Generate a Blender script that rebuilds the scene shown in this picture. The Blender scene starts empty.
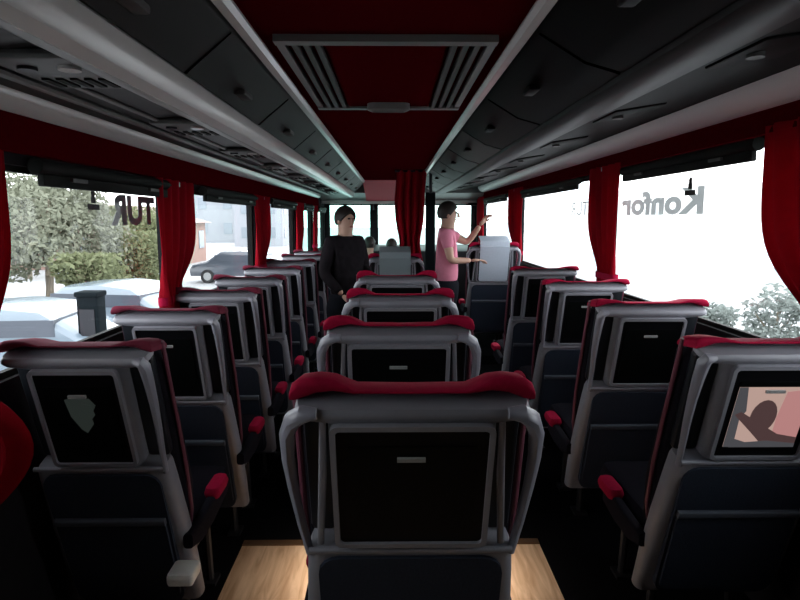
import bpy, bmesh, math, random
from mathutils import Vector, Matrix
random.seed(7)
C = bpy.context.scene.collection
SC = bpy.context.scene
R = math.radians

# ---------------------------------------------------------------- materials
def mat(name, col, rough=0.6, metal=0.0, spec=0.5, noise=0.0, nscale=40, bump=0.0, emit=None, estr=0, coat=0, sheen=0, transl=0.0):
    m = bpy.data.materials.new(name); m.use_nodes = True
    nt = m.node_tree; b = nt.nodes['Principled BSDF']
    b.inputs['Base Color'].default_value = (*col, 1)
    b.inputs['Roughness'].default_value = rough
    b.inputs['Metallic'].default_value = metal
    b.inputs['Specular IOR Level'].default_value = spec
    b.inputs['Coat Weight'].default_value = coat
    b.inputs['Sheen Weight'].default_value = sheen
    if emit:
        b.inputs['Emission Color'].default_value = (*emit, 1); b.inputs['Emission Strength'].default_value = estr
    if noise or bump:
        tc = nt.nodes.new('ShaderNodeTexCoord')
        n = nt.nodes.new('ShaderNodeTexNoise'); n.inputs['Scale'].default_value = nscale; n.inputs['Detail'].default_value = 4
        nt.links.new(tc.outputs['Object'], n.inputs['Vector'])
        if noise:
            mx = nt.nodes.new('ShaderNodeMix'); mx.data_type = 'RGBA'
            mx.inputs[6].default_value = (*[max(0, c*(1-noise)) for c in col], 1)
            mx.inputs[7].default_value = (*[min(1, c*(1+noise)) for c in col], 1)
            nt.links.new(n.outputs['Fac'], mx.inputs[0]); nt.links.new(mx.outputs[2], b.inputs['Base Color'])
        if bump:
            bp = nt.nodes.new('ShaderNodeBump'); bp.inputs['Strength'].default_value = bump; bp.inputs['Distance'].default_value = 0.004
            nt.links.new(n.outputs['Fac'], bp.inputs['Height']); nt.links.new(bp.outputs['Normal'], b.inputs['Normal'])
    if transl:
        out = nt.nodes['Material Output']
        t = nt.nodes.new('ShaderNodeBsdfTranslucent'); t.inputs['Color'].default_value = (*([min(1, c*1.3) for c in col] if name != 'curtain_red' else (.50, .012, .045)), 1)
        ms = nt.nodes.new('ShaderNodeMixShader'); ms.inputs[0].default_value = transl
        nt.links.new(b.outputs[0], ms.inputs[1]); nt.links.new(t.outputs[0], ms.inputs[2]); nt.links.new(ms.outputs[0], out.inputs['Surface'])
    return m

def glass_mat(name, tint, refl=0.06):
    m = bpy.data.materials.new(name); m.use_nodes = True
    nt = m.node_tree; nt.nodes.remove(nt.nodes['Principled BSDF']); out = nt.nodes['Material Output']
    t = nt.nodes.new('ShaderNodeBsdfTransparent'); t.inputs['Color'].default_value = (*tint, 1)
    g = nt.nodes.new('ShaderNodeBsdfGlossy'); g.inputs['Roughness'].default_value = 0.02
    ms = nt.nodes.new('ShaderNodeMixShader'); ms.inputs[0].default_value = refl
    nt.links.new(t.outputs[0], ms.inputs[1]); nt.links.new(g.outputs[0], ms.inputs[2]); nt.links.new(ms.outputs[0], out.inputs['Surface'])
    return m

M = dict(
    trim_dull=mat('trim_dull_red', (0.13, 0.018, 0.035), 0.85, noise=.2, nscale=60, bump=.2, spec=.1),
    shell=mat('shell_plastic', (0.22, 0.22, 0.25), 0.45, noise=.08, nscale=30),
    rim=mat('rim_plastic', (0.22, 0.22, 0.26), 0.35),
    lower=mat('back_fabric', (0.026, 0.033, 0.050), 0.85, noise=.25, nscale=180, bump=.3, spec=.1),
    band=mat('pocket_band', (0.06, 0.07, 0.09), 0.7),
    dark=mat('dark_fabric', (0.010, 0.009, 0.013), 0.9, noise=.3, nscale=160, bump=.3, spec=.05),
    recess=mat('recess_black', (0.010, 0.012, 0.016), 0.35, spec=.3),
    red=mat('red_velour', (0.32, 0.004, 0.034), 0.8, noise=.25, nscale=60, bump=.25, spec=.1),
    pipe=mat('piping_red', (0.14, 0.03, 0.055), 0.6),
    bezel=mat('bezel_black', (0.004, 0.004, 0.005), 0.4, spec=.08),
    screen=mat('screen_black', (0.003, 0.0035, 0.0035), 0.35, spec=.06),
    clip=mat('grey_clip', (0.30, 0.31, 0.31), 0.35),
    metal=mat('dark_metal', (0.03, 0.03, 0.035), 0.4, metal=.6),
    cover=mat('pale_glow', (0.42, 0.48, 0.56), 0.8, noise=.08, nscale=60),  # pale tone stands for the glow on the foremost right seat back
    glow_grey=mat('grey_glow', (0.20, 0.24, 0.26), 0.8),
    white=mat('pale_plastic', (0.80, 0.79, 0.72), 0.4),
    curtain=mat('curtain_red', (0.25, 0.004, 0.012), 0.9, noise=.2, nscale=25, bump=.2, transl=.25, spec=.05),
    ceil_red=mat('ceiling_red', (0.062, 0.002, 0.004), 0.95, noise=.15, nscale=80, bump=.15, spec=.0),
    header_lit_red=mat('header_lit_red', (0.62, 0.07, 0.10), 0.8),  # lit version of the ceiling red, window light put into the colour
    valance=mat('valance_red', (0.07, 0.0015, 0.004), 0.9, noise=.2, nscale=50, spec=.0),
    rack_dark=mat('rack_dark', (0.015, 0.015, 0.0145), 0.5, noise=.12, nscale=12, spec=.25),
    rack_gloss=mat('rack_black', (0.003, 0.0033, 0.0033), 0.5, spec=.05),
    rack_grey=mat('rack_grey', (0.16, 0.157, 0.15), 0.4, noise=.06, nscale=8),
    rail=mat('rail_pale', (0.58, 0.57, 0.55), 0.2, noise=.05, nscale=8),
    rail_r=mat('rail_pinkish', (0.75, 0.70, 0.70), 0.4),
    under_r=mat('rack_edge_dark', (0.014, 0.014, 0.014), 0.45, spec=.2),
    under=mat('service_panel', (0.06, 0.06, 0.057), 0.5),
    blind=mat('blind_black', (0.009, 0.010, 0.009), 0.7, noise=.4, nscale=14, spec=.12),
    wall=mat('side_wall', (0.014, 0.013, 0.015), 0.85, noise=.2, nscale=30, spec=.1),
    carpet=mat('aisle_carpet', (0.006, 0.006, 0.007), 0.95, noise=.3, nscale=120, bump=.3, spec=.0),
    wood_edge=mat('wood_edge', (0.09, 0.045, 0.02), 0.6),
    skin=mat('skin', (0.50, 0.30, 0.22), 0.55, noise=.05),
    hair=mat('hair', (0.018, 0.013, 0.010), 0.6, noise=.3, nscale=90, bump=.5),
    jacket=mat('jacket', (0.012, 0.010, 0.012), 0.9, noise=.7, nscale=18, spec=.05),
    trousers=mat('trousers', (0.010, 0.011, 0.015), 0.9, spec=.05),
    pink=mat('pink_shirt', (0.68, 0.22, 0.32), 0.8, noise=.08),
    maroon=mat('maroon_shirt', (0.16, 0.03, 0.05), 0.8),
    greyshirt=mat('grey_shirt', (0.10, 0.09, 0.11), 0.8),
    shoe=mat('shoe', (0.01, 0.01, 0.01), 0.5),
    eye=mat('eye', (0.03, 0.02, 0.02), 0.2), lip=mat('lip', (0.35, 0.12, 0.10), 0.5),
    bark=mat('bark', (0.20, 0.17, 0.13), 0.9, noise=.3, nscale=9),
    leaf=mat('leaf_olive', (0.135, 0.15, 0.075), 0.8, noise=.35, nscale=1.2, transl=.25),
    leaf2=mat('leaf_grey', (0.17, 0.18, 0.13), 0.8, noise=.3, nscale=1.0, transl=.25),
    leaf3=mat('leaf_pale', (0.17, 0.195, 0.18), 0.8, noise=.3, nscale=1.0, transl=.2),
    asphalt=mat('yard', (0.30, 0.305, 0.315), 0.9, noise=.15, nscale=.6),
    bwall=mat('building_wall', (0.26, 0.275, 0.30), 0.8, noise=.05, nscale=.3),
    bwhite=mat('building_white', (0.80, 0.79, 0.78), 0.8, noise=.04, nscale=.3),
    bpink=mat('brick_pink', (0.24, 0.15, 0.125), 0.9, noise=.2, nscale=1.5),
    roof=mat('roof_tile', (0.2, 0.14, 0.13), 0.8),
    bwin_pale=mat('pale_pane', (0.42, 0.44, 0.45), 0.4),
    bwin=mat('dark_glass', (0.20, 0.23, 0.26), 0.2),
    carw=mat('car_white', (0.15, 0.19, 0.23), 0.25, coat=.5), cardark=mat('car_dark', (0.06, 0.07, 0.09), 0.25, coat=.5),
    tyre=mat('tyre', (0.015, 0.015, 0.016), 0.8),
    cabinet=mat('cabinet_grey', (0.008, 0.011, 0.013), 0.8, spec=.02),
    letter=mat('lettering_grey', (0.12, 0.12, 0.13), 0.6, transl=.35), letter_r=mat('lettering_grey_light', (0.42, 0.43, 0.43), 0.6, transl=.6),
    sticker=mat('sticker_black', (0.006, 0.006, 0.006), 0.6),
    glass=glass_mat('clear_glass', (0.97, 0.98, 0.98), 0.03), glass_green=glass_mat('green_glass', (0.74, 0.96, 0.90), 0.05),
    glass_front=glass_mat('front_glass', (0.85, 0.97, 0.93), 0.04),
    bus_out=mat('bus_body', (0.6, 0.6, 0.6), 0.4),
    pic_bg=mat('picture_peach', (0.02, 0.02, 0.02), 0.3, emit=(0.62, 0.42, 0.36), estr=0.75),
    pic_pink=mat('picture_pink', (0.02, 0.02, 0.02), 0.3, emit=(0.60, 0.28, 0.27), estr=0.75),
    pic_dark=mat('picture_dark', (0.01, 0.01, 0.01), 0.3, emit=(0.10, 0.055, 0.055), estr=0.7),
    pic_grey=mat('picture_grey', (0.01, 0.01, 0.01), 0.3, emit=(0.09, 0.09, 0.10), estr=0.7),
    faint=mat('reflection_faint', (0.01, 0.01, 0.01), 0.3, emit=(0.055, 0.07, 0.062), estr=0.3),  # dim emission imitating a reflection in the dark display
)
def wood_mat():
    m = bpy.data.materials.new('wood_laminate'); m.use_nodes = True
    nt = m.node_tree; b = nt.nodes['Principled BSDF']; b.inputs['Roughness'].default_value = 0.45
    tc = nt.nodes.new('ShaderNodeTexCoord'); mp = nt.nodes.new('ShaderNodeMapping'); mp.inputs['Scale'].default_value = (14, 1.6, 1)
    n = nt.nodes.new('ShaderNodeTexNoise'); n.inputs['Scale'].default_value = 2.0; n.inputs['Detail'].default_value = 6; n.inputs['Distortion'].default_value = 1.2
    r = nt.nodes.new('ShaderNodeValToRGB'); r.color_ramp.elements[0].color = (0.50, 0.30, 0.17, 1); r.color_ramp.elements[1].color = (0.80, 0.56, 0.37, 1)
    r.color_ramp.elements[0].position = .3; r.color_ramp.elements[1].position = .7
    nt.links.new(tc.outputs['Object'], mp.inputs['Vector']); nt.links.new(mp.outputs[0], n.inputs['Vector'])
    nt.links.new(n.outputs['Fac'], r.inputs[0]); nt.links.new(r.outputs[0], b.inputs['Base Color'])
    return m
M['wood'] = wood_mat()

# ---------------------------------------------------------------- mesh helpers
class MB:
    def __init__(s): s.bm = bmesh.new(); s.mats = []; s.xf = None
    def mi(s, m):
        if m is None: return 0
        if m not in s.mats: s.mats.append(m)
        return s.mats.index(m)
    def _v(s, p):
        p = Vector(p)
        return s.bm.verts.new(s.xf(p) if s.xf else p)
    def loft(s, rings, m=None, caps=True, closed=True, loop=False):
        k = s.mi(m); vs = [[s._v(p) for p in r] for r in rings]; n = len(vs[0])
        L = len(vs)
        for i in range(L if loop else L-1):
            a, b = vs[i], vs[(i+1) % L]
            for j in range(n if closed else n-1):
                f = s.bm.faces.new((a[j], a[(j+1) % n], b[(j+1) % n], b[j])); f.material_index = k; f.smooth = True
        if caps and closed and not loop:
            for r in (vs[0], vs[-1]):
                f = s.bm.faces.new(r); f.material_index = k
        return s
    def box(s, x0, x1, y0, y1, z0, z1, m=None, bev=0.0):
        k = s.mi(m)
        if bev <= 0:
            v = [s._v((x, y, z)) for x in (x0, x1) for y in (y0, y1) for z in (z0, z1)]
            for q in ((0,1,3,2),(4,6,7,5),(0,4,5,1),(2,3,7,6),(0,2,6,4),(1,5,7,3)):
                f = s.bm.faces.new([v[i] for i in q]); f.material_index = k
            return s
        # rounded box: rounded rectangle rings in XY along Z, pulled in at the ends
        def ring(z, ins):
            return [(x, y, z) for x, y in rrect(x0+ins, x1-ins, y0+ins, y1-ins, max(bev-ins*.3, bev*.3))]
        b = bev
        s.loft([ring(z0, b*.7), ring(z0+b*.25, b*.25), ring(z0+b, 0), ring(z1-b, 0), ring(z1-b*.25, b*.25), ring(z1, b*.7)], m)
        return s
    def prism(s, prof, y0, y1, m=None, ax='y'):
        f = {'y': lambda a, b, t: (a, t, b), 'x': lambda a, b, t: (t, a, b), 'z': lambda a, b, t: (a, b, t)}[ax]
        k = s.mi(m)
        A = [s._v(f(a, b, y0)) for a, b in prof]; B = [s._v(f(a, b, y1)) for a, b in prof]; n = len(A)
        for j in range(n):
            q = s.bm.faces.new((A[j], A[(j+1) % n], B[(j+1) % n], B[j])); q.material_index = k
        s.bm.faces.new(A).material_index = k; s.bm.faces.new(B).material_index = k
        return s
    def tube(s, pts, r, m=None, n=10, flat=1.0, up=(0,0,1)):
        pts = [Vector(p) for p in pts]; rings = []; up = Vector(up)
        for i, p in enumerate(pts):
            d = (pts[min(i+1, len(pts)-1)] - pts[max(i-1, 0)]).normalized()
            a = d.cross(up)
            if a.length < 1e-3: a = d.cross(Vector((1, 0, 0)))
            a.normalize(); b = d.cross(a).normalized()
            rr = r[i] if isinstance(r, (list, tuple)) else r
            rings.append([p + a*rr*math.cos(t) + b*rr*flat*math.sin(t) for t in [2*math.pi*j/n for j in range(n)]])
        return s.loft(rings, m)
    def ball(s, c, r, m=None, n=12):
        c = Vector(c); rx, ry, rz = (r, r, r) if not isinstance(r, (tuple, list)) else r
        rings = []
        for i in range(n//2+1):
            a = math.pi*(i/(n//2)) ; a = min(max(a, .08), math.pi-.08)
            rings.append([c + Vector((rx*math.sin(a)*math.cos(t), ry*math.sin(a)*math.sin(t), rz*math.cos(a))) for t in [2*math.pi*j/n for j in range(n)]])
        return s.loft(rings, m)
    def build(s, name, m=None, parent=None, smooth=True):
        me = bpy.data.meshes.new(name)
        bmesh.ops.recalc_face_normals(s.bm, faces=s.bm.faces[:])
        s.bm.to_mesh(me); s.bm.free()
        for q in (s.mats or [m]): me.materials.append(q)
        if smooth:
            try: me.set_sharp_from_angle(angle=R(38))
            except Exception: pass
            for p in me.polygons: p.use_smooth = True
            try: me.set_sharp_from_angle(angle=R(38))
            except Exception: pass
        o = bpy.data.objects.new(name, me); C.objects.link(o)
        if parent: o.parent = parent
        return o

def rrect(x0, x1, y0, y1, r, n=4):
    r = min(r, (x1-x0)/2*.98, (y1-y0)/2*.98); out = []
    for cx, cy, a0 in ((x1-r, y1-r, 0), (x0+r, y1-r, 90), (x0+r, y0+r, 180), (x1-r, y0+r, 270)):
        for i in range(n+1):
            a = R(a0 + 90*i/n); out.append((cx+r*math.cos(a), cy+r*math.sin(a)))
    return out

def thing(name, label, cat, loc=(0,0,0), rz=0, group=None):
    o = bpy.data.objects.new(name, None); o.empty_display_size = .1; C.objects.link(o)
    o.location = loc; o.rotation_euler = (0, 0, rz); o['label'] = label; o['category'] = cat
    if group: o['group'] = group
    return o
def tag(o, label, cat, group=None, kind=None):
    o['label'] = label; o['category'] = cat
    if group: o['group'] = group
    if kind: o['kind'] = kind
    return o
def struct(o): o['kind'] = 'structure'; return o
def copy_tree(o, parent=None):
    c = o.copy(); C.objects.link(c); c.parent = parent
    for ch in list(o.children): copy_tree(ch, c)
    return c

# ---------------------------------------------------------------- camera
cam = bpy.data.cameras.new('camera'); cam.sensor_width = 36; cam.lens = 27.0; cam.clip_start = .02; cam.clip_end = 500
co = bpy.data.objects.new('camera', cam); C.objects.link(co)
co.location = (0, 0, 1.5); co.rotation_euler = (R(90-7.69), 0, R(-.67)); SC.camera = co

XL, XR = -1.16, 1.42           # inner faces of the side walls
YB, YF = -1.1, 10.3            # back and front of the saloon
ZC = 2.05

# ---------------------------------------------------------------- floor, walls, ceiling
YW = 2.62
b = MB(); b.box(-.70, .68, YB, YW, -.06, 0, M['wood'])
b.box(-.70, .68, YW, 8.2, -.06, 0.0, M['carpet'])
b.box(-.70, .68, YW-.012, YW+.03, -.03, 0.006, M['wood_edge'])
b.box(XL, -.70, YB, 8.2, -.06, 0.0, M['carpet']); b.box(.68, XR, YB, 8.2, -.06, 0.0, M['carpet'])
b.box(XL, XR, 8.2, YF, -.46, -.40, M['carpet']); b.box(XL, XR, 8.16, 8.2, -.46, -.06, M['carpet'])
struct(b.build('floor'))

# pillars (y0, y1) hidden, save the first, behind the curtains, openings between them
pl = [(-1.1, .45), (1.38, 1.52), (3.16, 3.30), (5.1, 5.3), (7.15, 7.30), (8.7, 8.82), (10.2, 10.3)]  # first stretch each side: unseen blank wall, widened to dim the near end
pr = [(-1.1, .8), (1.80, 1.95), (4.0, 4.16), (6.85, 7.0), (9.6, 9.75), (10.2, 10.3)]
SILL = 1.02; TL, TR = 1.665, 1.80
def side_wall(name, x0, x1, pillars, top):
    b = MB()
    b.box(x0, x1, YB, YF, -.46, SILL, M['wall']); b.box(x0, x1, YB, YF, top, 2.2, M['wall'])
    for a, c in pillars: b.box(x0, x1, a, c, SILL, top, M['wall'])
    return struct(b.build(name, smooth=False))
side_wall('wall_left', XL-.07, XL, pl, TL); side_wall('wall_right', XR, XR+.07, pr, TR)
b = MB(); b.box(XL-.07, XR+.07, YB-.07, YB, -.46, 1.0, M['wall']); b.box(XL-.07, XR+.07, YB-.07, YB, 1.62, 2.2, M['wall'])
b.box(XL-.07, XR+.07, YB-.07, YB, 1.0, 1.62, M['wall'])
struct(b.build('wall_rear', smooth=False))
wn = [0]
def window(x0, x1, y0, y1, z0, z1, g, inner):
    wn[0] += 1
    b = MB(); b.box(x0, x1, y0, y1, z0, z1, g); w = struct(b.build('window_%d' % wn[0], smooth=False))
    f = MB()
    if y1-y0 > x1-x0:
        for a, c, d, e in ((y0, y0+.025, z0, z1), (y1-.025, y1, z0, z1), (y0+.025, y1-.025, z0, z0+.02), (y0+.025, y1-.025, z1-.02, z1)):
            f.box(inner-.01, inner+.01, a, c, d, e, M['blind'])
    else:
        for a, c, d, e in ((x0, x0+.03, z0, z1), (x1-.03, x1, z0, z1), (x0+.03, x1-.03, z0, z0+.03), (x0+.03, x1-.03, z1-.03, z1)):
            f.box(a, c, inner-.01, inner+.01, d, e, M['blind'])
    f.build('window_frame', parent=w, smooth=False)
    return w
WL = []; WR = []
for i in range(len(pl)-1):
    WL.append(window(XL-.045, XL-.039, pl[i][1], pl[i+1][0], SILL, TL, M['glass_green'] if i >= 4 else M['glass'], XL-.03))
for i in range(len(pr)-1):
    WR.append(window(XR+.039, XR+.045, pr[i][1], pr[i+1][0], SILL, TR, M['glass'], XR+.03))

# roof and ceiling
b = MB(); b.box(XL-.07, XR+.07, YB-.07, YF+.1, 2.12, 2.2, M['bus_out'])
b.box(-.43, .40, YB, 8.7, ZC, 2.12, M['ceil_red'])
b.box(XL, -.43, YB, 9.4, ZC+.03, 2.12, M['rack_dark']); b.box(.40, XR, YB, 9.4, ZC+.03, 2.12, M['rack_dark'])
b.prism([(8.7, 2.12), (8.7, 2.045), (9.86, 1.79), (10.3, 1.76), (10.3, 2.12)], -.43, .40, M['header_lit_red'], 'x')
b.prism([(9.4, 2.12), (9.4, 1.90), (9.9, 1.80), (10.3, 1.76), (10.3, 2.12)], XL, -.43, M['rack_grey'], 'x')
b.prism([(9.4, 2.12), (9.4, 1.90), (9.9, 1.80), (10.3, 1.76), (10.3, 2.12)], .40, XR, M['rack_grey'], 'x')
struct(b.build('ceiling', smooth=False))
b = MB(); b.box(XL, XR, 9.86, 9.92, 1.745, 1.795, M['rail']); struct(b.build('trim_1', smooth=False))

# front wall, windscreen
b = MB(); b.box(XL-.07, XR+.07, YF, YF+.07, -.46, .95, M['wall']); b.box(XL-.07, XR+.07, YF, YF+.07, 1.76, 2.2, M['wall'])
for x0, x1 in ((XL-.07, XL+.06), (-.36, -.28), (XR-.06, XR+.07)): b.box(x0, x1, YF, YF+.07, .95, 1.76, M['wall'])
struct(b.build('wall_front', smooth=False))
window(XL+.06, -.36, YF+.02, YF+.028, .95, 1.76, M['glass_green'], YF+.02)
window(-.28, XR-.06, YF+.02, YF+.028, .95, 1.76, M['glass_front'], YF+.02)
b = MB(); b.prism([(9.80, -.40), (9.75, .98), (9.95, 1.08), (10.29, 1.02), (10.29, -.40)], XL+.02, XR-.02, M['metal'], 'x')
tag(b.build('dashboard'), 'dark dashboard running below the windscreen at the front', 'dashboard')

# ---------------------------------------------------------------- ceiling hatch
def rel(x, h): return (x, 1.5+h)
t = thing('roof_hatch', 'square roof hatch with grey slatted sides and a red middle in the ceiling', 'roof hatch', (-.02, 2.49, ZC))
b = MB()
for y0 in (-.60, .50): b.box(-.34, .34, y0, y0+.045, -.022, -.001, M['rack_grey'], 0)
b.box(-.34, -.315, -.555, .50, -.018, -.001, M['rack_grey']); b.box(.315, .34, -.555, .50, -.018, -.001, M['rack_grey'])
b.build('hatch_frame', parent=t)
b = MB(); b.box(-.19, .19, -.555, .50, -.012, -.001, M['ceil_red']); b.build('hatch_panel', parent=t)
for sx in (-1, 1):
    for k in range(3):
        b = MB(); x = sx*(.212+.036*k); b.box(x-.009, x+.009, -.555, .50, -.020, -.002, M['under'], 0); b.build('slat', parent=t)
b = MB()
ring = [(x, y) for x, y in rrect(-.10, .10, .40, .475, .035)]
ring2 = [(x, y) for x, y in rrect(-.078, .078, .418, .457, .018)]
k = b.loft([[(x, y, -.012) for x, y in ring], [(x, y, -.040) for x, y in ring], [(x, y, -.050) for x, y in ring2], [(x, y, -.012) for x, y in ring2]], M['rack_grey'], caps=False)
b.box(-.077, .077, .419, .456, -.016, -.012, M['blind'])
b.build('hatch_handle', parent=t)

# ---------------------------------------------------------------- luggage racks
def curve_prof(pts): return [(x, 1.5+h) for x, h in pts]
def rack(side):
    if side == 'left':
        t = thing('luggage_rack', 'long overhead luggage rack above the left windows with pale grey rails', 'luggage rack', (0, 0, 0), 0, 'overhead luggage racks')
        body = [(-.45, .55), (-.445, .53), (-.60, .405), (-.625, .36), (-.68, .37), (-.80, .385), (-.95, .375), (-1.10, .372), (-1.155, .372), (-1.155, .55)]
        lip = [(-.595, .412), (-.585, .40), (-.590, .365), (-.605, .335), (-.635, .322), (-.672, .338), (-.66, .362), (-.63, .385)]
        top = [(-.43, .55), (-.405, .55), (-.400, .535), (-.410, .520), (-.432, .515), (-.445, .53)]
        low = [(-1.095, .374), (-1.098, .352), (-1.112, .328), (-1.132, .314), (-1.150, .315), (-1.155, .374)]
        val = [(-1.158, .315), (-1.138, .315), (-1.130, .20), (-1.158, .20)]
        tubes = [(-.715, .362, .022), (-.90, .374, .012), (-.985, .366, .018)]
        s = -1
    else:
        t = thing('luggage_rack', 'long overhead luggage rack above the right windows with smooth dark underside', 'luggage rack', (0, 0, 0), 0, 'overhead luggage racks')
        body = [(.41, .55), (.405, .53), (.55, .445), (.66, .415), (.70, .405), (.80, .405), (1.05, .445), (1.30, .49), (1.415, .50), (1.415, .55)]
        lip = [(.655, .418), (.66, .398), (.685, .382), (.74, .380), (.80, .392), (.80, .408), (.70, .412)]
        top = [(.39, .55), (.365, .55), (.360, .535), (.370, .520), (.392, .515), (.405, .53)]
        low = [(1.30, .488), (1.302, .462), (1.33, .428), (1.37, .408), (1.405, .405), (1.415, .49)]
        val = [(1.418, .407), (1.396, .407), (1.385, .315), (1.418, .315)]
        tubes = []
        s = 1
    b = MB(); b.prism(curve_prof(body), YB+.02, 9.3, M['rack_dark'] if s < 0 else M['rack_gloss']); b.build('rack_body', parent=t)
    b = MB(); b.prism(curve_prof(lip), YB+.02, 9.3, M['rail'] if s < 0 else M['under_r']); b.build('front_lip', parent=t)
    b = MB(); b.prism(curve_prof(top), YB+.02, 9.3, M['rail']); b.build('upper_rail', parent=t)
    b = MB(); b.prism(curve_prof(low), YB+.02, 9.3, M['rail'] if s < 0 else M['rail_r']); b.build('lower_rail', parent=t)
    b = MB(); b.prism(curve_prof(val), YB+.02, 9.3, M['valance']); b.build('valance', parent=t)
    if s < 0:
        for x, h, r in tubes:
            b = MB(); b.tube([(x, YB+.05, 1.5+h), (x, 9.28, 1.5+h)], r, M['rack_grey'], 8, flat=.6); b.build('cable_duct', parent=t)
    # bin doors
    n = 11
    for k in range(n):
        y0 = YB+.06 + k*.94; y1 = min(y0+.915, 9.28)
        if s < 0: p = [(-.455, .516), (-.451, .520), (-.578, .414), (-.583, .408), (-.594, .410), (-.598, .42), (-.46, .532)]
        else: p = [(.418, .522), (.414, .518), (.548, .438), (.65, .409), (.652, .425), (.556, .452)]
        b = MB(); b.prism(curve_prof(p), y0, y1, M['rack_dark'] if (s < 0 or k > 4) else M['rack_gloss']); d = b.build('bin_door', parent=t)
        b = MB(); xx = -.535 if s < 0 else .50
        zz = 1.5+(.443 if s < 0 else .462)
        b.box(xx-.02, xx+.02, (y0+y1)/2-.06, (y0+y1)/2+.06, zz-.012, zz+.008, M['under'] if s < 0 else M['rack_gloss'], .006); b.build('latch', parent=d)
    for k in range(10):   # service units
        y = -.3 + k*.94
        if s < 0:
            b = MB(); z = 1.5+.362
            b.box(-.93, -.71, y-.16, y+.16, z-.004, z+.02, M['under'], .01)
            u = b.build('service_unit', parent=t)
            b = MB(); b.tube([(-.77, y-.08, z+.003), (-.77, y-.08, z-.012)], .026, M['rail'], 14); b.build('reading_light', parent=u)
            b = MB(); b.tube([(-.87, y-.08, z+.003), (-.87, y-.08, z-.012)], .022, M['metal'], 12); b.build('air_nozzle', parent=u)
            b = MB()
            for q in range(5): b.box(-.90+q*.036, -.882+q*.036, y+.03, y+.12, z-.009, z, M['blind'])
            b.build('speaker_grille', parent=u)
        else:
            b = MB(); z0 = 1.5+.425
            b.xf = lambda p, y=y: Vector((p.x, p.y, p.z + (p.x-.90)*.16))
            b.box(.86, 1.06, y-.14, y+.14, z0-.012, z0+.012, M['rack_gloss'], .008); u = b.build('service_unit', parent=t)
            b = MB(); b.tube([(.92, y, z0-.006), (.92, y, z0-.020)], .022, M['under'], 14); b.build('reading_light', parent=u)
    return t
rack('left'); rack('right')

# rolled blinds above each window
def blind(x, y0, y1, z, lbl):
    t = thing('roller_blind', lbl, 'roller blind', (x, (y0+y1)/2, z), 0, 'rolled up window blinds')
    L = (y1-y0)/2-.02; s = 1 if x < 0 else -1
    b = MB(); b.tube([(0, -L, 0), (0, L, 0)], .026, M['blind'], 12); b.build('roll', parent=t)
    b = MB(); b.box(-.012+s*.004, .012+s*.004, -L+.02, L-.02, -.062, -.024, M['blind'], .004); b.build('pull_bar', parent=t)
    for q in (-.6, .6):
        b = MB(); b.box(s*.018-.008, s*.018+.010, q*L-.05, q*L+.05, -.040, -.028, M['under']); b.build('bracket', parent=t)
place = ['behind the nearest left curtain', 'above the left window with the tall trees', 'above the second full left window', 'above the third full left window', 'above the fourth left window', 'at the front left door window']
for i in range(1, 6): blind(XL+.034, pl[i][1]+(.40 if i == 1 else .30), pl[i+1][0]-.09, 1.5+.166, 'dark rolled blind ' + place[i])
place = ['', 'above the large right window with the seat sticker', 'above the second right window with faint lettering', 'above the third right window', 'above the foremost right window']
for i in range(1, 5): blind(XR-.036, pr[i][1]+.34, pr[i+1][0]-(.42 if i == 3 else .33), 1.5+.282, 'dark rolled blind ' + place[i])

# ---------------------------------------------------------------- window lettering (on the outside of the glass, read from the street)
def text_mesh(txt, size, name, m, parent, loc, rot, weight=.01, sx=1.0, shear=0):
    cu = bpy.data.curves.new('t', 'FONT'); cu.body = txt; cu.size = size; cu.extrude = .0008; cu.offset = weight; cu.shear = shear
    cu.align_x = 'LEFT'; cu.resolution_u = 3
    o = bpy.data.objects.new('t', cu); C.objects.link(o)
    bpy.context.view_layer.update()
    me = bpy.data.meshes.new_from_object(o.evaluated_get(bpy.context.evaluated_depsgraph_get()))
    bpy.data.objects.remove(o)
    for v in me.vertices: v.co.x *= sx
    me.materials.clear(); me.materials.append(m); me.name = name
    n = bpy.data.objects.new(name, me); C.objects.link(n); n.parent = parent
    n.location = loc; n.rotation_euler = rot
    return n
# left side: outside viewer looks along +x, so text runs towards -y ; ends (R) at y=2.44
xo = XL-.047
text_mesh('TUR', .175, 'lettering', M['letter'], WL[1], (xo, 3.08, 1.48), (R(90), 0, R(-90)), .008, 1.35)
xo = XR+.047
text_mesh('Konfor', .175, 'lettering', M['letter_r'], WR[1], (xo, 2.84, 1.53), (R(90), 0, R(90)), .007, 2.0)
text_mesh('TUR', .15, 'lettering', M['letter_r'], WR[2], (xo, 4.55, 1.53), (R(90), 0, R(90)), .0, 1.5)
def sticker(x, y, z, parent, s=1.0):
    b = MB()
    def disc(cy, cz, r):
        b.loft([[(x, cy+r*math.cos(a), cz+r*math.sin(a)) for a in [2*math.pi*i/16 for i in range(16)]], [(x+.001, cy+r*math.cos(a), cz+r*math.sin(a)) for a in [2*math.pi*i/16 for i in range(16)]]], M['sticker'])
    disc(y, z+.068*s, .017*s)
    b.box(x, x+.001, y-.019*s, y+.019*s, z+.028*s, z+.056*s, M['sticker'])
    b.box(x, x+.001, y-.050*s, y+.050*s, z, z+.024*s, M['sticker'])
    b.build('seat_sticker', parent=parent, smooth=False)
sticker(XL-.036, 2.44, 1.5+.036, WL[1], .95)
sticker(XR+.036, 2.97, 1.5+.115, WR[1], 1.05)

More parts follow.
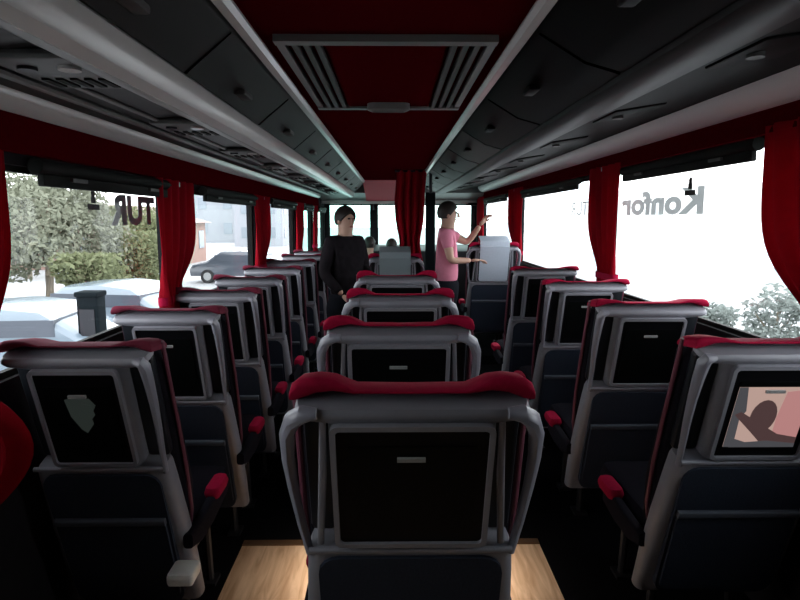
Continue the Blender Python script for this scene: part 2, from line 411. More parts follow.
# ---------------------------------------------------------------- curtains
def curtain(side, y0, y1, top, bot, lbl, pinch=.45, anchor='far', depth=.042, folds=5, bulge=.0):
    s = 1 if side == 'left' else -1; X = XL if side == 'left' else XR
    t = thing('curtain', lbl, 'curtain', (X+s*.042, (y0+y1)/2, bot), 0, 'red window curtains')
    W = y1-y0; n = 48; nz = 20
    b = MB(); rows = []
    for i in range(nz+1):
        f = i/nz; z = (top-bot)*f
        wd = W*(1-pinch*math.exp(-((f-.12)/.25)**2) - .10*(1-f))
        cy = {'far': W/2-wd/2, 'near': -(W/2-wd/2), 'mid': 0}[anchor]
        row = []
        for j in range(n+1):
            u = j/n
            amp = depth*.45*(.55+.45*(W/max(wd, .01)-1)+.2)
            x = s*(amp*math.sin(u*folds*2*math.pi + .5*math.sin(3*f+i*.05)) + bulge*(1-f)*math.sin(math.pi*u))
            row.append((x, cy - wd/2 + wd*u, z))
        rows.append(row)
    # thickness
    for rws, off in ((rows, 0), (rows, .004)):
        pass
    front = [[(p[0]+s*.004, p[1], p[2]) for p in r] for r in rows]
    rings = [a + list(reversed(bk)) for a, bk in zip(rows, front)]
    b.loft(rings, M['curtain']); b.build('cloth', parent=t)
    zt = (top-bot)*.12; wd = W*(1-pinch-.09); cy = {'far': W/2-wd/2, 'near': -(W/2-wd/2), 'mid': 0}[anchor]
    b = MB()
    q = depth*.62
    pr_ = [(x, cy+y) for x, y in rrect(-q, q, -wd/2-.012, wd/2+.012, .03)]
    b.loft([[(x, y, zt-.02) for x, y in pr_], [(x*1.03, y, zt) for x, y in pr_], [(x, y, zt+.02) for x, y in pr_]], M['red'], caps=False)
    b.build('tieback', parent=t)
    b = MB(); b.box(-s*.02 if s > 0 else -.012, .012 if s > 0 else .02, -.018, .018, top-bot-.03, top-bot-.005, M['clip'], .003); b.build('hook', parent=t)
    return t
curtain('left', 1.45, 1.78, TL+.03, 1.08, 'red curtain at the left edge of the photo, before the tree window', .3, 'near')
curtain('left', 2.90, 3.44, TL+.03, 1.02, 'wide red curtain between the tree window and the pale left window', .58, 'near')
curtain('left', 4.93, 5.55, TL+.03, 1.02, 'dark red curtain second from the tree window on the left side', .45, 'near')
curtain('left', 7.02, 7.60, TL+.03, 1.04, 'narrow red curtain third from the tree window on the left side', .35, 'near')
curtain('left', 8.55, 9.0, TL+.03, 1.04, 'foremost narrow red curtain on the left side near the windscreen', .35, 'near')
curtain('right', 1.62, 2.27, TR+.04, .98, 'dark red curtain filling the right edge of the photo', .55, 'near')
curtain('right', 3.70, 4.27, TR+.04, 1.04, 'bright red curtain beside the large right window with lettering', .40, 'near')
curtain('right', 6.45, 7.25, TR+.04, 1.04, 'red curtain second from the right edge curtain, narrow and lit', .45, 'near')
curtain('right', 9.2, 9.9, TR+.04, 1.04, 'foremost red curtain on the right side near the front', .35, 'near')
# loose cloth hanging into the cabin beside the nearest left seat
b = MB(); rows = []
for i in range(21):
    f = i/20; z = .68 + .54*f
    w = .30*(1-.15*f) ; row = []
    for j in range(29):
        u = j/28
        row.append((-1.13 + .02 + (.27*math.sin(math.pi*(1-f)**.75)**1.3+.02)*math.sin(math.pi*u)**.7 + .02*math.sin(u*26), 1.13+w*u+.04*(1-f), z))
    rows.append(row)
rings = [a + [(p[0]-.006, p[1], p[2]) for p in reversed(a)] for a in rows]
b.loft(rings, M['curtain'])
tag(b.build('window_drape'), 'loose red cloth bulging beside the nearest left seat at the photo edge', 'drape')

# ---------------------------------------------------------------- coach seat
RC = R(18); VH = .40; VT = .814
XS = [1.0]
def bx(p):   # (u, v along back, w rearwards) -> local xyz
    return Vector((p.x*XS[0], -p.y*math.sin(RC) - p.z*math.cos(RC), VH + p.y*math.cos(RC) - p.z*math.sin(RC)))
def uvw(): b = MB(); b.xf = lambda p: bx(p); return b
def ring_uw(a, v, w0, w1, r): return [(x, v, z) for x, z in rrect(-a, a, w0, w1, r)]
def nb():
    b = MB(); k = XS[0]; b.xf = lambda p: Vector((p.x*k, p.y, p.z)); return b
def make_seat(kind='centre'):
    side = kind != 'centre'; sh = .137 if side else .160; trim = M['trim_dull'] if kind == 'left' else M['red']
    t = thing('coach_seat', '', 'seat', (0, 0, 0), 0, 'coach seats with screens')
    b = uvw()
    secs = [(-.25, .235, .03), (-.22, .262, .06), (-.05, .264, .07), (.12, .258, .078), (.30, .246, .082), (.365, .240, .084), (.385, .232, .084), (.395, sh+.018, .080), (.742, sh+.018, .080), (.750, .236, .080), (.758, .246, .082), (.766, .245, .081), (.774, .240, .074)]
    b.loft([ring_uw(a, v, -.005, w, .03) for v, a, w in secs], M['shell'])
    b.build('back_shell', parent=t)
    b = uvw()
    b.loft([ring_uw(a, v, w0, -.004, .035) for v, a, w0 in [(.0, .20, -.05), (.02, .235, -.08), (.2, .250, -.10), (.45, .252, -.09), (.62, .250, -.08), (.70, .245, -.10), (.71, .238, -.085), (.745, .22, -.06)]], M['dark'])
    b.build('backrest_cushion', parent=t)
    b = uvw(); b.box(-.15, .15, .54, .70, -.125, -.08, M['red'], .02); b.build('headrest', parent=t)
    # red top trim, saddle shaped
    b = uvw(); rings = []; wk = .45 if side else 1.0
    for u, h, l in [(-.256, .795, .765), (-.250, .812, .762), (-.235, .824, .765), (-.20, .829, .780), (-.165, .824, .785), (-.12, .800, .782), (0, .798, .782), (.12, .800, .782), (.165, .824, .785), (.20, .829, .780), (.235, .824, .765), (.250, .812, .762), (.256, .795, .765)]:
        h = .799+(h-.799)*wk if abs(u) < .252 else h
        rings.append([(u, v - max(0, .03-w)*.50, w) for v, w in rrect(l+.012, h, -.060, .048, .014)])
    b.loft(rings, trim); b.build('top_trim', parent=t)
    # ear pads and grab loops
    for s in (-1, 1):
        b = uvw(); b.box(*sorted((s*(sh+.016), s*.236)), .39, .75, -.01, .026, M['recess'], .012); b.build('ear_recess', parent=t)
        b = uvw()
        if (kind == 'left' and s < 0) or (kind == 'right' and s > 0): pts = None
        elif side: pts = [(.205, .766, .076), (.228, .764, .076), (.237, .745, .074), (.238, .70, .070), (.238, .62, .066), (.236, .53, .066), (.234, .45, .070), (.234, .37, .074)]
        else: pts = [(.196, .768, .078), (.226, .764, .074), (.250, .742, .064), (.266, .700, .052), (.270, .63, .046), (.264, .55, .05), (.250, .45, .06), (.234, .37, .072)]
        if pts: b.tube([(s*x, v, w) for x, v, w in pts], [.012, .020, .023, .021, .018, .015, .013, .012], M['rim'], 10, flat=.8, up=(1, 0, 0)); b.build('grab_loop', parent=t)
        if pts and not side:
            b = uvw(); b.tube([(s*(sh+.026), .745, .074), (s*(sh+.034), .60, .070), (s*(sh+.048), .40, .074)], [.007, .009, .008], M['shell'], 8, flat=.7); b.build('ear_rib', parent=t)
        b = uvw(); b.tube([(s*x, v, -.03) for x, v in ((.225, .03), (.247, .12), (.257, .3), (.258, .45), (.257, .6), (.256, .77))], .008, M['pipe'], 8); b.build('piping', parent=t)
    # screen
    b = uvw()
    o = rrect(-sh-.012, sh+.012, .405, .745, .018); i_ = rrect(-sh, sh, .417, .733, .010)
    b.loft([[(x, y, .078) for x, y in o], [(x, y, .094) for x, y in o], [(x, y, .094) for x, y in i_], [(x, y, .078) for x, y in i_]], M['shell'], caps=False)
    b.build('screen_surround', parent=t)
    b = uvw(); b.loft([[(x, y, z) for x, y in rrect(-sh-.001, sh+.001, .416, .734, .01)] for z in (.076, .086)], M['bezel']); mo = b.build('monitor', parent=t)
    b = uvw(); b.loft([[(x, y, z) for x, y in rrect(-sh+.022, sh-.022, .455, .690, .006)] for z in (.0865, .089)], M['screen']); b.build('display', parent=mo)
    b = uvw(); b.box(-.032, .028, .655, .664, .089, .096, M['clip']); b.build('clip', parent=mo)
    # ledge, lower back panel and pocket
    b = uvw(); b.loft([[(u, v, w) for v, w in rrect(.382, .396, .078, .092, .005)] for u in (-.234, .234)], M['shell']); b.build('ledge', parent=t)
    b = uvw(); b.loft([[(x, y, z) for x, y in rrect(-.215, .215, -.19, .370, .05)] for z in (.072, .090, .093)], M['lower']); lp = b.build('lower_panel', parent=t)
    b = uvw(); b.loft([[(x, y, z) for x, y in rrect(-.205, .205, -.16, .195, .03)] for z in (.088, .104)], M['lower']); pk = b.build('seat_pocket', parent=t)
    b = uvw(); b.loft([[(u, v, w) for v, w in rrect(.175, .200, .092, .110, .006)] for u in (-.207, .207)], M['band']); b.build('pocket_band', parent=pk)
    # cushion, base, arms
    b = nb(); b.box(-.235, .235, .02, .52, .33, .46, M['dark'], .045); b.build('seat_cushion', parent=t)
    b = nb(); b.box(-.18, .18, .06, .44, .26, .335, M['metal'], .01); b.build('seat_base', parent=t)
    for s in (-1, 1):
        for yy in (.10, .38):
            b = nb(); b.tube([(s*.15, yy, .27), (s*.16, yy, .012)], .018, M['metal'], 8); b.box(s*.16-.035, s*.16+.035, yy-.04, yy+.04, .0, .014, M['metal']); b.build('leg', parent=t)
        b = nb()
        dz = -.09 if kind == 'right' else -.035; dy = .06 if kind == 'right' else 0
        b.loft([[(s*x, yy+dy, z+dz) for x, z in rrect(.246, .284, z0, z1, .012)] for yy, z0, z1 in ((-.10, .46, .51), (.0, .43, .51), (.14, .43, .52), (.26, .45, .515))], M['dark'])
        a = b.build('armrest', parent=t)
        b = nb(); b.box(*sorted((s*.232, s*.300)), .15+dy, .30+dy, .500+dz, .552+dz, M['red'], .022); b.build('arm_pad', parent=a)
    return t
PROTO = {}
def place_seat(x, ytop, lbl, z=0, rz=0, w=1.0, kind='centre'):
    if w not in PROTO: XS[0] = w; o = PROTO[w] = make_seat(kind)
    else: o = copy_tree(PROTO[w])
    o.location = (x, ytop+.245+.05, z); o.rotation_euler = (0, 0, rz); o['label'] = lbl
    return o
def child(o, n):
    for c in o.children:
        if c.name.split('.')[0] == n: return c
cx = .04
place_seat(cx, 1.20, 'centre column coach seat nearest the camera with red saddle top and big black monitor')
place_seat(cx-.02, 1.99, 'centre column coach seat directly in front of the nearest one, monitor fully visible')
place_seat(cx-.005, 2.82, 'third centre column coach seat counted from the camera')
place_seat(cx-.015, 3.80, 'fourth centre column coach seat, before the one with the pale glow sheet')
c5 = place_seat(cx-.02, 5.75, 'foremost visible centre column coach seat with a pale grey sheet for the glow on its back')
ly = [1.66, 2.34, 3.0, 3.70, 4.43, 5.22, 5.98, 6.72]
ll = ['nearest left column coach seat with pale hinge block low on its aisle side', 'second left column coach seat, behind it the tree window ends', 'third left column coach seat from the camera beside the aisle', 'fourth left column coach seat from the camera', 'fifth left column coach seat from the camera', 'sixth left column coach seat, the last before the standing person in dark clothes',
      'seventh left column coach seat beside the standing person in dark clothes', 'eighth and foremost left column coach seat beyond the standing person']
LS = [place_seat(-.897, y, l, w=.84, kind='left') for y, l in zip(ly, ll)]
ry = [1.69, 2.52, 3.40, 4.35]
rl = ['nearest right column coach seat with a lit picture on its monitor', 'second right column coach seat, in front of the one with the lit monitor', 'third right column coach seat from the camera', 'fourth right column coach seat from the camera, small and dark']
RX = [1.122, 1.11, 1.115, 1.115]
RS = [place_seat(x, y, l, w=.95, kind='right') for x, y, l in zip(RX, ry, rl)]
b = MB(); b.box(.76, 1.40, 6.1, 7.1, 0, .09, M['carpet']); tag(b.build('seat_platform'), 'low dark platform under the foremost right seat', 'platform')
r5 = place_seat(1.04, 6.15, 'foremost right column coach seat with a pale blue grey sheet for the glow on its back', .09, w=1.0)
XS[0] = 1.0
for st in (c5, r5):  # pale sheets stand in for light glowing on the two far seat backs
    b = uvw(); b.loft([[(x, y, z) for x, y in rrect(-.15, .15, .42, .80, .02)] for z in (.096, .103)], M['cover'] if st is r5 else M['glow_grey'])
    b.loft([[(-.15, y, z), (.15, y, z), (.15, y+.0, z+.006), (-.15, y, z+.006)] for y, z in ((.70, .098), (.80, .085), (.846, .06), (.852, .0), (.845, -.10))], M['cover'] if st is r5 else M['glow_grey'])
    h = b.build('glow_sheet', parent=st); h['label'] = 'pale sheet for light on the seat back'
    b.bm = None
# hinge cover
XS[0] = .84; b = nb(); b.box(.205, .305, -.175, -.08, .335, .378, M['white'], .012); h = b.build('hinge_cover', parent=LS[0]); h['label'] = 'pale plastic hinge block'
# lit picture on nearest right monitor
mo = child(RS[0], 'monitor'); dsp = child(mo, 'display')
def pic(parent, zz=.0895, kind='lit'):
    b = uvw()
    def poly(pts, m, z):
        pts = [(x*(.97 if kind == 'lit' else .85), .455+(y-.517)*1.30) for x, y in pts]
        b.loft([[(x, y, z) for x, y in pts], [(x, y, z+.0004) for x, y in pts]], m)
    if kind == 'lit':
        poly([(-.118, .517), (.118, .517), (.118, .685), (-.118, .685)], M['pic_bg'], zz)
        poly([(.035, .517), (.118, .517), (.118, .680), (.04, .672), (.03, .60)], M['pic_pink'], zz+.0005)
        poly([(-.118, .517), (-.085, .517), (-.09, .60), (-.075, .62), (-.09, .685), (-.118, .685)], M['pic_grey'], zz+.001)
        poly([(-.11, .610), (-.09, .618), (.05, .555), (.118, .545), (.118, .517), (.0, .530), (-.04, .56)], M['pic_dark'], zz+.0015)
        poly([(-.015+.043*math.cos(a), .605+.046*math.sin(a)) for a in [2*math.pi*i/20 for i in range(20)]], M['pic_dark'], zz+.002)
        poly([(-.10, .517), (.118, .517), (.118, .528), (.02, .536), (-.05, .532), (-.10, .545)], M['pic_grey'], zz+.0025)
    else:  # grey reflection blob on the left monitor, drawn as dim emission
        poly([(-.06, .665), (-.02, .672), (.04, .668), (.06, .65), (.03, .62), (.035, .60), (.0, .575), (-.02, .585), (-.05, .62)], M['faint'], zz)
        poly([(.005, .655), (.04, .65), (.05, .625), (.02, .605), (.0, .625)], M['faint'], zz+.0006)
    return b.build('picture', parent=parent)
XS[0] = .95
q = pic(mo); q['label'] = 'lit picture with a dark head shape'
XS[0] = .84
q = pic(child(LS[0], 'monitor'), kind='faint'); q['label'] = 'faint painted reflection on the dark monitor'

# ---------------------------------------------------------------- people
def bake_skin(verts, edges, radii, sub=2, root=0):
    me = bpy.data.meshes.new('s'); me.from_pydata([Vector(v) for v in verts], edges, [])
    o = bpy.data.objects.new('s', me); C.objects.link(o)
    o.modifiers.new('k', 'SKIN').use_smooth_shade = True
    for i, r in enumerate(radii):
        sv = me.skin_vertices[0].data[i]
        sv.radius = r if isinstance(r, tuple) else (r, r); sv.use_root = (i == root)
    md = o.modifiers.new('u', 'SUBSURF'); md.levels = sub; md.render_levels = sub
    bpy.context.view_layer.update()
    r = bpy.data.meshes.new_from_object(o.evaluated_get(bpy.context.evaluated_depsgraph_get()))
    bpy.data.objects.remove(o); return r
def join(meshes, name, mats, parent, idx=None):
    bm = bmesh.new()
    for k, me in enumerate(meshes):
        n0 = len(bm.faces); bm.from_mesh(me); bm.faces.ensure_lookup_table()
        for f in bm.faces[n0:]:
            f.smooth = True; f.material_index = (idx[k] if idx else 0)
    out = bpy.data.meshes.new(name); bm.to_mesh(out); bm.free()
    for m in mats: out.materials.append(m)
    o = bpy.data.objects.new(name, out); C.objects.link(o); o.parent = parent; return o
def tmp(b):
    me = bpy.data.meshes.new('tmp'); bmesh.ops.recalc_face_normals(b.bm, faces=b.bm.faces[:]); b.bm.to_mesh(me); b.bm.free(); return me
def hand_meshes(w, e):
    """palm and five curled fingers at wrist w, arm coming from elbow e"""
    w = Vector(w); d = (w-Vector(e)).normalized(); side = d.cross(Vector((0, 0, 1)))
    if side.length < .2: side = d.cross(Vector((0, 1, 0)))
    side.normalize(); nrm = side.cross(d).normalized(); out = []
    pal = [w, w+d*.045, w+d*.085]
    out.append(bake_skin(pal, [(0, 1), (1, 2)], [(.022, .018), (.036, .016), (.036, .014)], 1))
    for k, L in enumerate((.062, .074, .080, .070)):
        o = side*(-.028+.0185*k); p0 = w+d*.075+o; p1 = w+d*.10+o; p2 = p1+d*L*.45-nrm*.008; p3 = p2+d*L*.35-nrm*.028
        out.append(bake_skin([p0, p1, p2, p3], [(0, 1), (1, 2), (2, 3)], [.009, .009, .0085, .007], 1))
    p0 = w+d*.03+side*-.022; p1 = p0+d*.03-side*.028; p2 = p1+d*.035-side*.008-nrm*.015
    out.append(bake_skin([p0, p1, p2], [(0, 1), (1, 2)], [.012, .011, .008], 1))
    return out
def person(name_label, loc, rz, H, arms, shirt, legm, look=(0, 0), lean=0.0, sleeve='long', hair=True):
    t = thing('person', name_label, 'person', loc, rz, None)
    s = H/1.72
    P = lambda x, y, z: Vector((x*s, (y - 0)*s, z*s))
    pel, wa, ch, nb = P(0, 0, .93), P(0, lean*.2, 1.08), P(0, lean*.6, 1.28), P(0, lean, 1.43)
    hd0, hd1, hd2 = P(0, lean+.01, 1.50), P(0, lean+.015, 1.58), P(0, lean+.005, 1.655)
    shl = {k: P(k*.165, lean*.9, 1.385) for k in (-1, 1)}
    hip = {k: P(k*.09, 0, .88) for k in (-1, 1)}; kn = {k: P(k*.105, .02, .50) for k in (-1, 1)}; an = {k: P(k*.11, -.01, .09) for k in (-1, 1)}; toe = {k: P(k*.125, .14, .035) for k in (-1, 1)}
    el = {k: P(*arms[k][0]) for k in (-1, 1)}; wr = {k: P(*arms[k][1]) for k in (-1, 1)}
    V = [pel, wa, ch, nb, hd0, hd1, hd2]; E = [(0, 1), (1, 2), (2, 3), (3, 4), (4, 5), (5, 6)]
    rad = [(.115, .08), (.115, .085), (.15, .105), (.062, .058), (.062, .068), (.078, .092), (.066, .078)]
    for k in (-1, 1):
        i = len(V); V += [shl[k], el[k], wr[k]]; E += [(2, i), (i, i+1), (i+1, i+2)]; rad += [.058, .040, .026]
    for k in (-1, 1):
        i = len(V); V += [hip[k], kn[k], an[k], toe[k]]; E += [(0, i), (i, i+1), (i+1, i+2), (i+2, i+3)]; rad += [.055, .045, .034, .035]
    rad = [tuple(q*s for q in r) if isinstance(r, tuple) else r*s for r in rad]
    ms = [bake_skin(V, E, rad)]; ix = [0]
    for k in (-1, 1):
        h = hand_meshes(wr[k], el[k]); ms += h; ix += [0]*len(h)
    # face
    fy = (lean+.015)*s; b = MB()
    b.loft([[ (a*.016*s, fy+(.082+c)*s, z*s) for a, c in ((-1, 0), (0, k), (1, 0))] for z, k in ((1.60, .012), (1.575, .028), (1.555, .030), (1.545, .012))], None)
    for k in (-1, 1): b.ball((k*.078*s, fy, 1.575*s), (.012*s, .022*s, .032*s), None, 8)
    ms.append(tmp(b)); ix.append(0)
    b = MB()
    for k in (-1, 1): b.ball((k*.030*s, fy+.078*s, 1.595*s), (.014*s, .012*s, .008*s), None, 8)
    ms.append(tmp(b)); ix.append(1)
    b = MB(); b.ball((0, fy+.078*s, 1.525*s), (.024*s, .012*s, .008*s), None, 8); ms.append(tmp(b)); ix.append(2)
    join(ms, 'body', [M['skin'], M['eye'], M['lip']], t, ix)
    # hair: cap open towards the face
    b = MB(); rings = []
    for i in range(9):
        a = R(4) + i*R(118)/8; row = []
        for j in range(20):
            th = 2*math.pi*j/20; front = max(0, math.sin(th))
            aa = min(a, R(122) - front*R(62))
            rr = 1+.02*math.sin(7*th)
            row.append((.091*s*rr*math.sin(aa)*math.cos(th), fy-.008*s+.107*s*rr*math.sin(aa)*math.sin(th), 1.60*s+.112*s*math.cos(aa)))
        rings.append(row)
    b.loft(rings, M['hair']); b.build('hair', parent=t)
    # shirt
    V = [P(0, 0, .84), wa, ch, P(0, lean, 1.425)]; E = [(0, 1), (1, 2), (2, 3)]; rad = [(.175, .135), (.155, .120), (.165, .122), (.085, .085)]
    for k in (-1, 1):
        i = len(V); mid = shl[k].lerp(el[k], .6) if sleeve == 'short' else None
        if mid is not None: V += [shl[k], mid]; E += [(2, i), (i, i+1)]; rad += [.072, .058]
        else: V += [shl[k], el[k], el[k].lerp(wr[k], .93)]; E += [(2, i), (i, i+1), (i+1, i+2)]; rad += [.074, .054, .040]
    rad = [tuple(q*s for q in r) if isinstance(r, tuple) else r*s for r in rad]
    join([bake_skin(V, E, rad)], 'jacket' if sleeve == 'long' else 'shirt', [shirt], t)
    V = [P(0, 0, .96), P(0, 0, .90)]; V.append(P(0, 0, .80)); E = [(0, 1), (1, 2)]; rad = [(.165, .125), (.175, .135), (.15, .115)]
    for k in (-1, 1):
        i = len(V); V += [hip[k]-Vector((0, 0, .16)), kn[k], an[k]+Vector((0, 0, .02))]; E += [(2, i), (i, i+1), (i+1, i+2)]; rad += [.110, .070, .056]
    rad = [tuple(q*s for q in r) if isinstance(r, tuple) else r*s for r in rad]
    join([bake_skin(V, E, rad)], 'trousers', [legm], t)
    for k in (-1, 1):
        b = MB(); a = an[k]
        b.loft([[(a.x+x*w_, y, z) for x, z in rrect(-1, 1, .0, h_, .02)] for y, w_, h_ in ((-.07*s, .030, .07), (-.02, .040, .10), (.06, .045, .075), (.13, .045, .055), (.18, .03, .035))], M['shoe']); b.build('shoe', parent=t)
    return t
down = {-1: ((-.24, -.02, 1.12), (-.22, .10, .88)), 1: ((.24, -.02, 1.12), (.22, .10, .88))}
person('person in dark patterned jacket standing in the left aisle, facing the camera', (-.40, 5.02, 0), R(225), 1.62,
       {-1: ((-.23, .0, 1.13), (-.12, .20, 1.10)), 1: ((.23, -.02, 1.12), (.17, .16, .95))}, M['jacket'], M['trousers'])
person('person in pink shirt standing in the right aisle, arm raised to the right rack', (.52, 5.80, 0), R(262), 1.68,
       {-1: ((-.20, .20, 1.30), (-.12, .32, 1.47)), 1: ((.22, .05, 1.14), (.13, .24, 1.14))}, M['pink'], M['trousers'], sleeve='short')
person('person in maroon top at the front, left of the windscreen centre post', (-.34, 8.75, -.40), R(8), 1.66, down, M['maroon'], M['trousers'])
person('person in grey top at the front, right of the windscreen centre post', (-.02, 9.15, -.40), R(-5), 1.62, down, M['greyshirt'], M['trousers'], sleeve='short')

# red partition curtain and grab pole behind the right aisle person
t = thing('partition_curtain', 'red curtain hanging from the ceiling behind the foremost centre seat', 'curtain', (.225, 6.9, 0))
b = MB(); rows = []
for i in range(25):
    f = i/24; z = 1.02 + 1.02*f
    row = []
    w = .34*(1-.30*math.exp(-((f-.2)/.2)**2)) ; cxx = -.03 + (-.01)*f + .03*max(0, f-.7)/.3
    for j in range(41):
        u = j/40; row.append((cxx-w/2+w*u, .035*math.sin(u*4*2*math.pi+.8*f), z))
    rows.append(row)
b.loft([a + [(p[0], p[1]+.005, p[2]) for p in reversed(a)] for a in rows], M['curtain']); b.build('cloth', parent=t)
b = MB(); b.tube([(-.20, 0, 2.035), (.22, 0, 2.035)], .012, M['metal'], 8); b.build('curtain_rod', parent=t)
t = thing('partition_post', 'dark upright partition post between the red curtain and person in pink', 'partition', (.43, 6.95, 0))
b = MB(); b.box(-.055, .055, -.03, .03, .0, 1.80, M['cabinet'], .01); b.build('post', parent=t)
b = MB(); b.tube([(0, -.02, 1.79), (0, -.02, 2.04)], .018, M['metal'], 8); b.build('upper_rod', parent=t)
# bag on the rack edge near the front
t = thing('hanging_mirror', 'dark interior mirror hanging at the windscreen top', 'mirror', (-.32, 9.98, 1.54))
b = MB(); b.box(-.06, .06, -.02, .02, -.09, .11, M['blind'], .012); b.build('mirror_housing', parent=t)
b = MB(); b.tube([(0, 0, .10), (0, .02, .205)], .010, M['metal'], 8); b.build('mirror_arm', parent=t)

# driver seat
t = thing('driver_seat', 'dark driver seat at the left front behind the dashboard', 'seat', (-.80, 9.3, -.40))
b = MB(); b.box(-.24, .24, -.22, .26, .42, .54, M['dark'], .04); b.build('seat', parent=t)
b = MB(); b.box(-.23, .23, -.32, -.20, .50, 1.16, M['dark'], .05); b.build('backrest', parent=t)
b = MB(); b.box(-.12, .12, -.31, -.22, 1.14, 1.34, M['dark'], .035); b.build('headrest', parent=t)
b = MB(); b.box(-.16, .16, -.15, .18, .0, .43, M['metal'], .02); b.build('pedestal', parent=t)

# ---------------------------------------------------------------- outside
GZ = -1.35
b = MB(); b.box(-150, 150, -60, 200, GZ-.2, GZ, M['asphalt']); struct(b.build('ground', smooth=False))
def tree(lbl, x, y, h, rx, m, seed, n=2600, name='broadleaf_tree', low=.25, ls=.095):
    rnd = random.Random(seed)
    t = thing(name, lbl, 'tree' if h > 2.2 else 'bush', (x, y, GZ), 0, 'trees and bushes outside')
    b = MB(); b.tube([(0, 0, -.05), (.05, .02, h*.25), (-.03, .05, h*.5), (.05, 0, h*.78)], [h*.035, h*.028, h*.02, h*.01], M['bark'], 8)
    for k in range(5):
        a = k*1.26+.3; b.tube([(0, 0, h*(.25+.06*k)), (math.cos(a)*rx*.35, math.sin(a)*rx*.35, h*(.45+.05*k)), (math.cos(a)*rx*.65, math.sin(a)*rx*.65, h*(.58+.05*k))], [h*.015, h*.01, h*.005], M['bark'], 6)
    b.build('trunk', parent=t)
    b = MB(); k_ = b.mi(m); bm = b.bm
    lobes = [(Vector((rnd.uniform(-.6, .6)*rx, rnd.uniform(-.6, .6)*rx, h*rnd.uniform(low+.15, .86))), rnd.uniform(.32, .55)*rx) for _ in range(13)]
    for i in range(int(n*2.6)):
        c, r = lobes[i % len(lobes)]
        d = Vector((rnd.gauss(0, 1), rnd.gauss(0, 1), rnd.gauss(0, 1))).normalized()
        p = c + d*r*(rnd.random()**.35); p.z = max(h*low*.6, min(p.z, h))
        a = Vector((rnd.gauss(0, 1), rnd.gauss(0, 1), rnd.gauss(0, 1))).normalized(); q = a.orthogonal().normalized()
        L = ls*rnd.uniform(.6, 1.3)
        vs = [bm.verts.new(p + v) for v in (a*-L, q*L*.45, a*L, q*-L*.45)]
        bm.faces.new(vs)
    o = b.build('foliage', m, t, smooth=False)
    return t
tree('large grey green tree filling the middle of the big left window', -10.9, 19.0, 4.35, 2.5, M['leaf2'], 1, 4600)
tree('olive green tree at the left of the big left window, nearer', -11.6, 14.2, 2.5, 1.3, M['leaf'], 2, 3400)
tree('broad olive tree at the right of the big left window', -10.3, 24.8, 3.3, 2.1, M['leaf'], 3, 3400)
tree('distant pale tree seen beyond the broad olive tree', -17.5, 29, 3.6, 2.4, M['leaf2'], 4, 2600)
tree('grey green bush low in the big right window near the edge curtain', 6.75, 10.3, 1.75, .55, M['leaf3'], 5, 700, 'shrub', .1, .06)
tree('small grey green bush low in the big right window, left of the other', 5.5, 10.1, 1.55, .50, M['leaf3'], 6, 700, 'shrub', .1, .06)

for k, (x, y, h, rx, l) in enumerate(((-13.4, 16.2, 2.0, 1.5, 'olive hedge bush under the trees, leftmost in the big left window'), (-8.2, 16.6, 1.9, 1.1, 'olive hedge bush under the trees, right of the dark outdoor cabinet'), (-9.0, 21.0, 2.4, 1.3, 'olive hedge bush at the right end of the big left window'))):
    tree(l, x, y, h, rx, M['leaf'], 20+k, 1500, 'shrub', .06, .10)
def car(lbl, x, y, rz, m):
    t = thing('parked_car', lbl, 'car', (x, y, GZ), rz, 'parked cars outside')
    W = .86
    prof = [(-2.1, .35), (-2.15, .75), (-2.0, .92), (-1.5, .98), (-.9, 1.40), (-.2, 1.48), (.7, 1.42), (1.35, .98), (2.0, .82), (2.15, .60), (2.1, .32)]
    b = MB(); b.loft([[(xx*k, yy*q, zz) for yy, zz, in [(a, c) for a, c in prof] for k in [1]] if False else [(xx, yy*q, .35+(zz-.35)*q2) for yy, zz in prof] for xx, q, q2 in ((-W, .96, .9), (-W*.93, 1, .97), (-W*.6, 1, 1), (W*.6, 1, 1), (W*.93, 1, .97), (W, .96, .9))], m); b.build('car_body', parent=t)
    b = MB(); b.box(-W-.01, W+.01, -1.15, .95, .99, 1.26, M['cardark'], .0); b.build('side_windows', parent=t)
    for sx in (-1, 1):
        for yy in (-1.3, 1.3):
            b = MB(); b.tube([(sx*.70, yy, .31), (sx*.89, yy, .31)], .31, M['tyre'], 18); w = b.build('wheel', parent=t)
            b = MB(); b.tube([(sx*.88, yy, .31), (sx*.90, yy, .31)], .18, M['clip'], 14); b.build('hubcap', parent=w)
    return t
car('pale blue white parked car low at the left photo edge', -6.6, 10.2, R(95), M['carw'])
car('pale parked car beyond the dark pillar outside the left window', -6.3, 13.6, R(80), M['carw'])
car('dark parked car far beyond the second left window', -6.9, 27.5, R(85), M['cardark'])
t = thing('utility_pillar', 'dark grey upright cabinet outside the big left window', 'cabinet', (-4.95, 9.8, GZ))
b = MB(); b.box(-.17, .17, -.15, .15, 0, 1.62, M['cabinet'], .03); b.build('housing', parent=t)
b = MB(); b.box(-.19, .19, -.17, .17, 1.60, 1.68, M['cabinet'], .02); b.build('lid', parent=t)
b = MB(); b.box(-.12, .12, -.165, -.15, .5, 1.4, M['metal']); b.build('door_panel', parent=t)

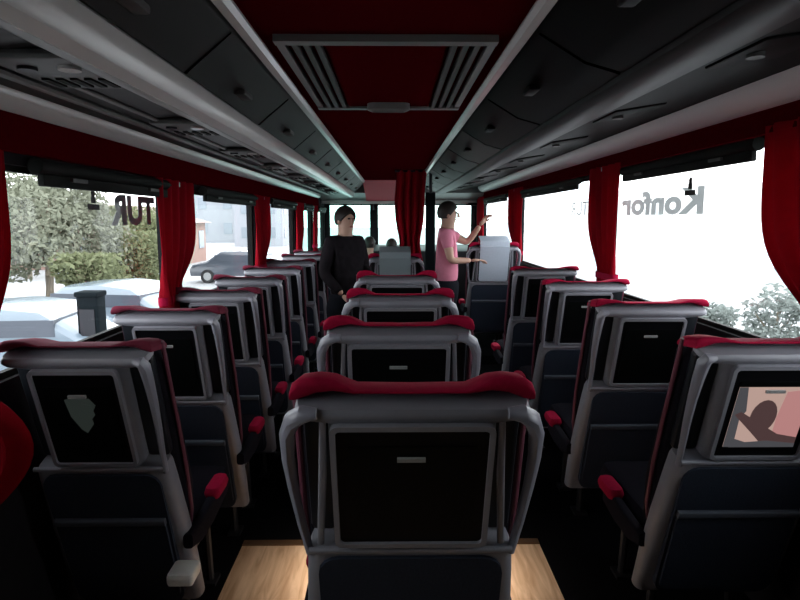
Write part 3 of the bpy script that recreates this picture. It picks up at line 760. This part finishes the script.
def building(lbl, x, y, w, d, h, m, cols, rows, roofed=False):
    t = thing('building', lbl, 'building', (x, y, GZ), 0, 'pale buildings outside')
    b = MB(); b.box(-w/2, w/2, -d/2, d/2, 0, h, m); b.build('walls', parent=t, smooth=False)
    b = MB()
    if roofed: b.prism([(-w/2-.4, h), (w/2+.4, h), (w*.2, h+1.1), (-w*.2, h+1.1)], -d/2-.4, d/2+.4, M['roof'])
    else: b.box(-w/2-.15, w/2+.15, -d/2-.15, d/2+.15, h, h+.35, m)
    b.build('roof', parent=t, smooth=False)
    for i in range(cols):
        for j in range(rows):
            xx = -w/2 + (i+.5)*w/cols; zz = (j+.35)*h/rows
            b = MB(); b.box(xx-.5, xx+.5, -d/2-.05, -d/2+.02, zz, zz+h/rows*.45, M['bwin'] if x < 0 else M['bwin_pale']); b.build('window', parent=t, smooth=False)
            sx = 1 if x < 0 else -1; yy = -d/2 + (i+.5)*d/cols
            b = MB(); b.box(sx*w/2-.03, sx*w/2+.05, yy-.5, yy+.5, zz, zz+h/rows*.45, M['bwin'] if x < 0 else M['bwin_pale']); b.build('window', parent=t, smooth=False)
building('low pinkish brick building behind the left window trees', -19, 38, 12, 8, 2.6, M['bpink'], 4, 1, True)
building('pale grey apartment block far beyond the second left window', -23, 78, 9, 9, 9, M['bwall'], 3, 3)
building('narrow pale block at the right of the second left window', -14, 66, 5, 6, 7.5, M['bwall'], 2, 3)
building('long white hall beyond the right windows', 27, 50, 20, 30, 4.6, M['bwhite'], 4, 2)
building('white block far beyond the second right window', 18, 85, 8, 8, 6, M['bwhite'], 3, 2)

# ---------------------------------------------------------------- light
for i, (x, l) in enumerate(((-.235, 'left'), (.315, 'right'))):  # added fill lights with made-up housings, to brighten the wood floor
    t = thing('fill_light', 'small added fill light low at the %s side of the centre seats over the wood floor' % l, 'fill lamp', (x, 2.36, .20), 0, 'added fill lights beside the wood floor')
    sx = -1 if l == 'left' else 1
    b = MB(); b.box(-.03, .03, -.12, .12, .0, .03, M['metal'], .008); b.build('lamp_housing', parent=t)
    b = MB(); b.tube([(0, 0, -.20), (0, 0, .0)], .010, M['metal'], 8); b.build('stem', parent=t)
    la = bpy.data.lights.new('fill_lamp', 'AREA'); la.shape = 'RECTANGLE'; la.size = .05; la.size_y = .40; la.energy = 1.5; la.spread = R(150); la.color = (1, .88, .76)
    lo = bpy.data.objects.new('fill_lamp', la); C.objects.link(lo); lo.parent = t; lo.location = (sx*.0, 0, -.006); lo.rotation_euler = (0, R(-sx*24), 0)
w = bpy.data.worlds.new('sky'); SC.world = w; w.use_nodes = True
nt = w.node_tree; bg = nt.nodes['Background']
tc = nt.nodes.new('ShaderNodeTexCoord'); n = nt.nodes.new('ShaderNodeTexNoise'); n.inputs['Scale'].default_value = 2.5; n.inputs['Detail'].default_value = 5
r = nt.nodes.new('ShaderNodeValToRGB'); r.color_ramp.elements[0].color = (.72, .82, .93, 1); r.color_ramp.elements[1].color = (1, 1, 1, 1)
r.color_ramp.elements[0].position = .35; r.color_ramp.elements[1].position = .6
nt.links.new(tc.outputs['Generated'], n.inputs['Vector']); nt.links.new(n.outputs['Fac'], r.inputs[0]); nt.links.new(r.outputs[0], bg.inputs['Color'])
bg.inputs['Strength'].default_value = 5.2
sun = bpy.data.lights.new('sun', 'SUN'); sun.energy = 2.0; sun.angle = R(12); sun.color = (1, .97, .92)
so = bpy.data.objects.new('sun', sun); C.objects.link(so); so.rotation_euler = (R(-38), R(42), 0)   # high, from the front right

SC.view_settings.view_transform = 'Standard'; SC.view_settings.look = 'None'; SC.view_settings.gamma = 1; SC.view_settings.exposure = 0
SC.view_settings.use_curve_mapping = False
SC.cycles.max_bounces = 6; SC.cycles.diffuse_bounces = 4; SC.cycles.transparent_max_bounces = 12
SC.cycles.use_denoising = True; SC.cycles.sample_clamp_indirect = 4
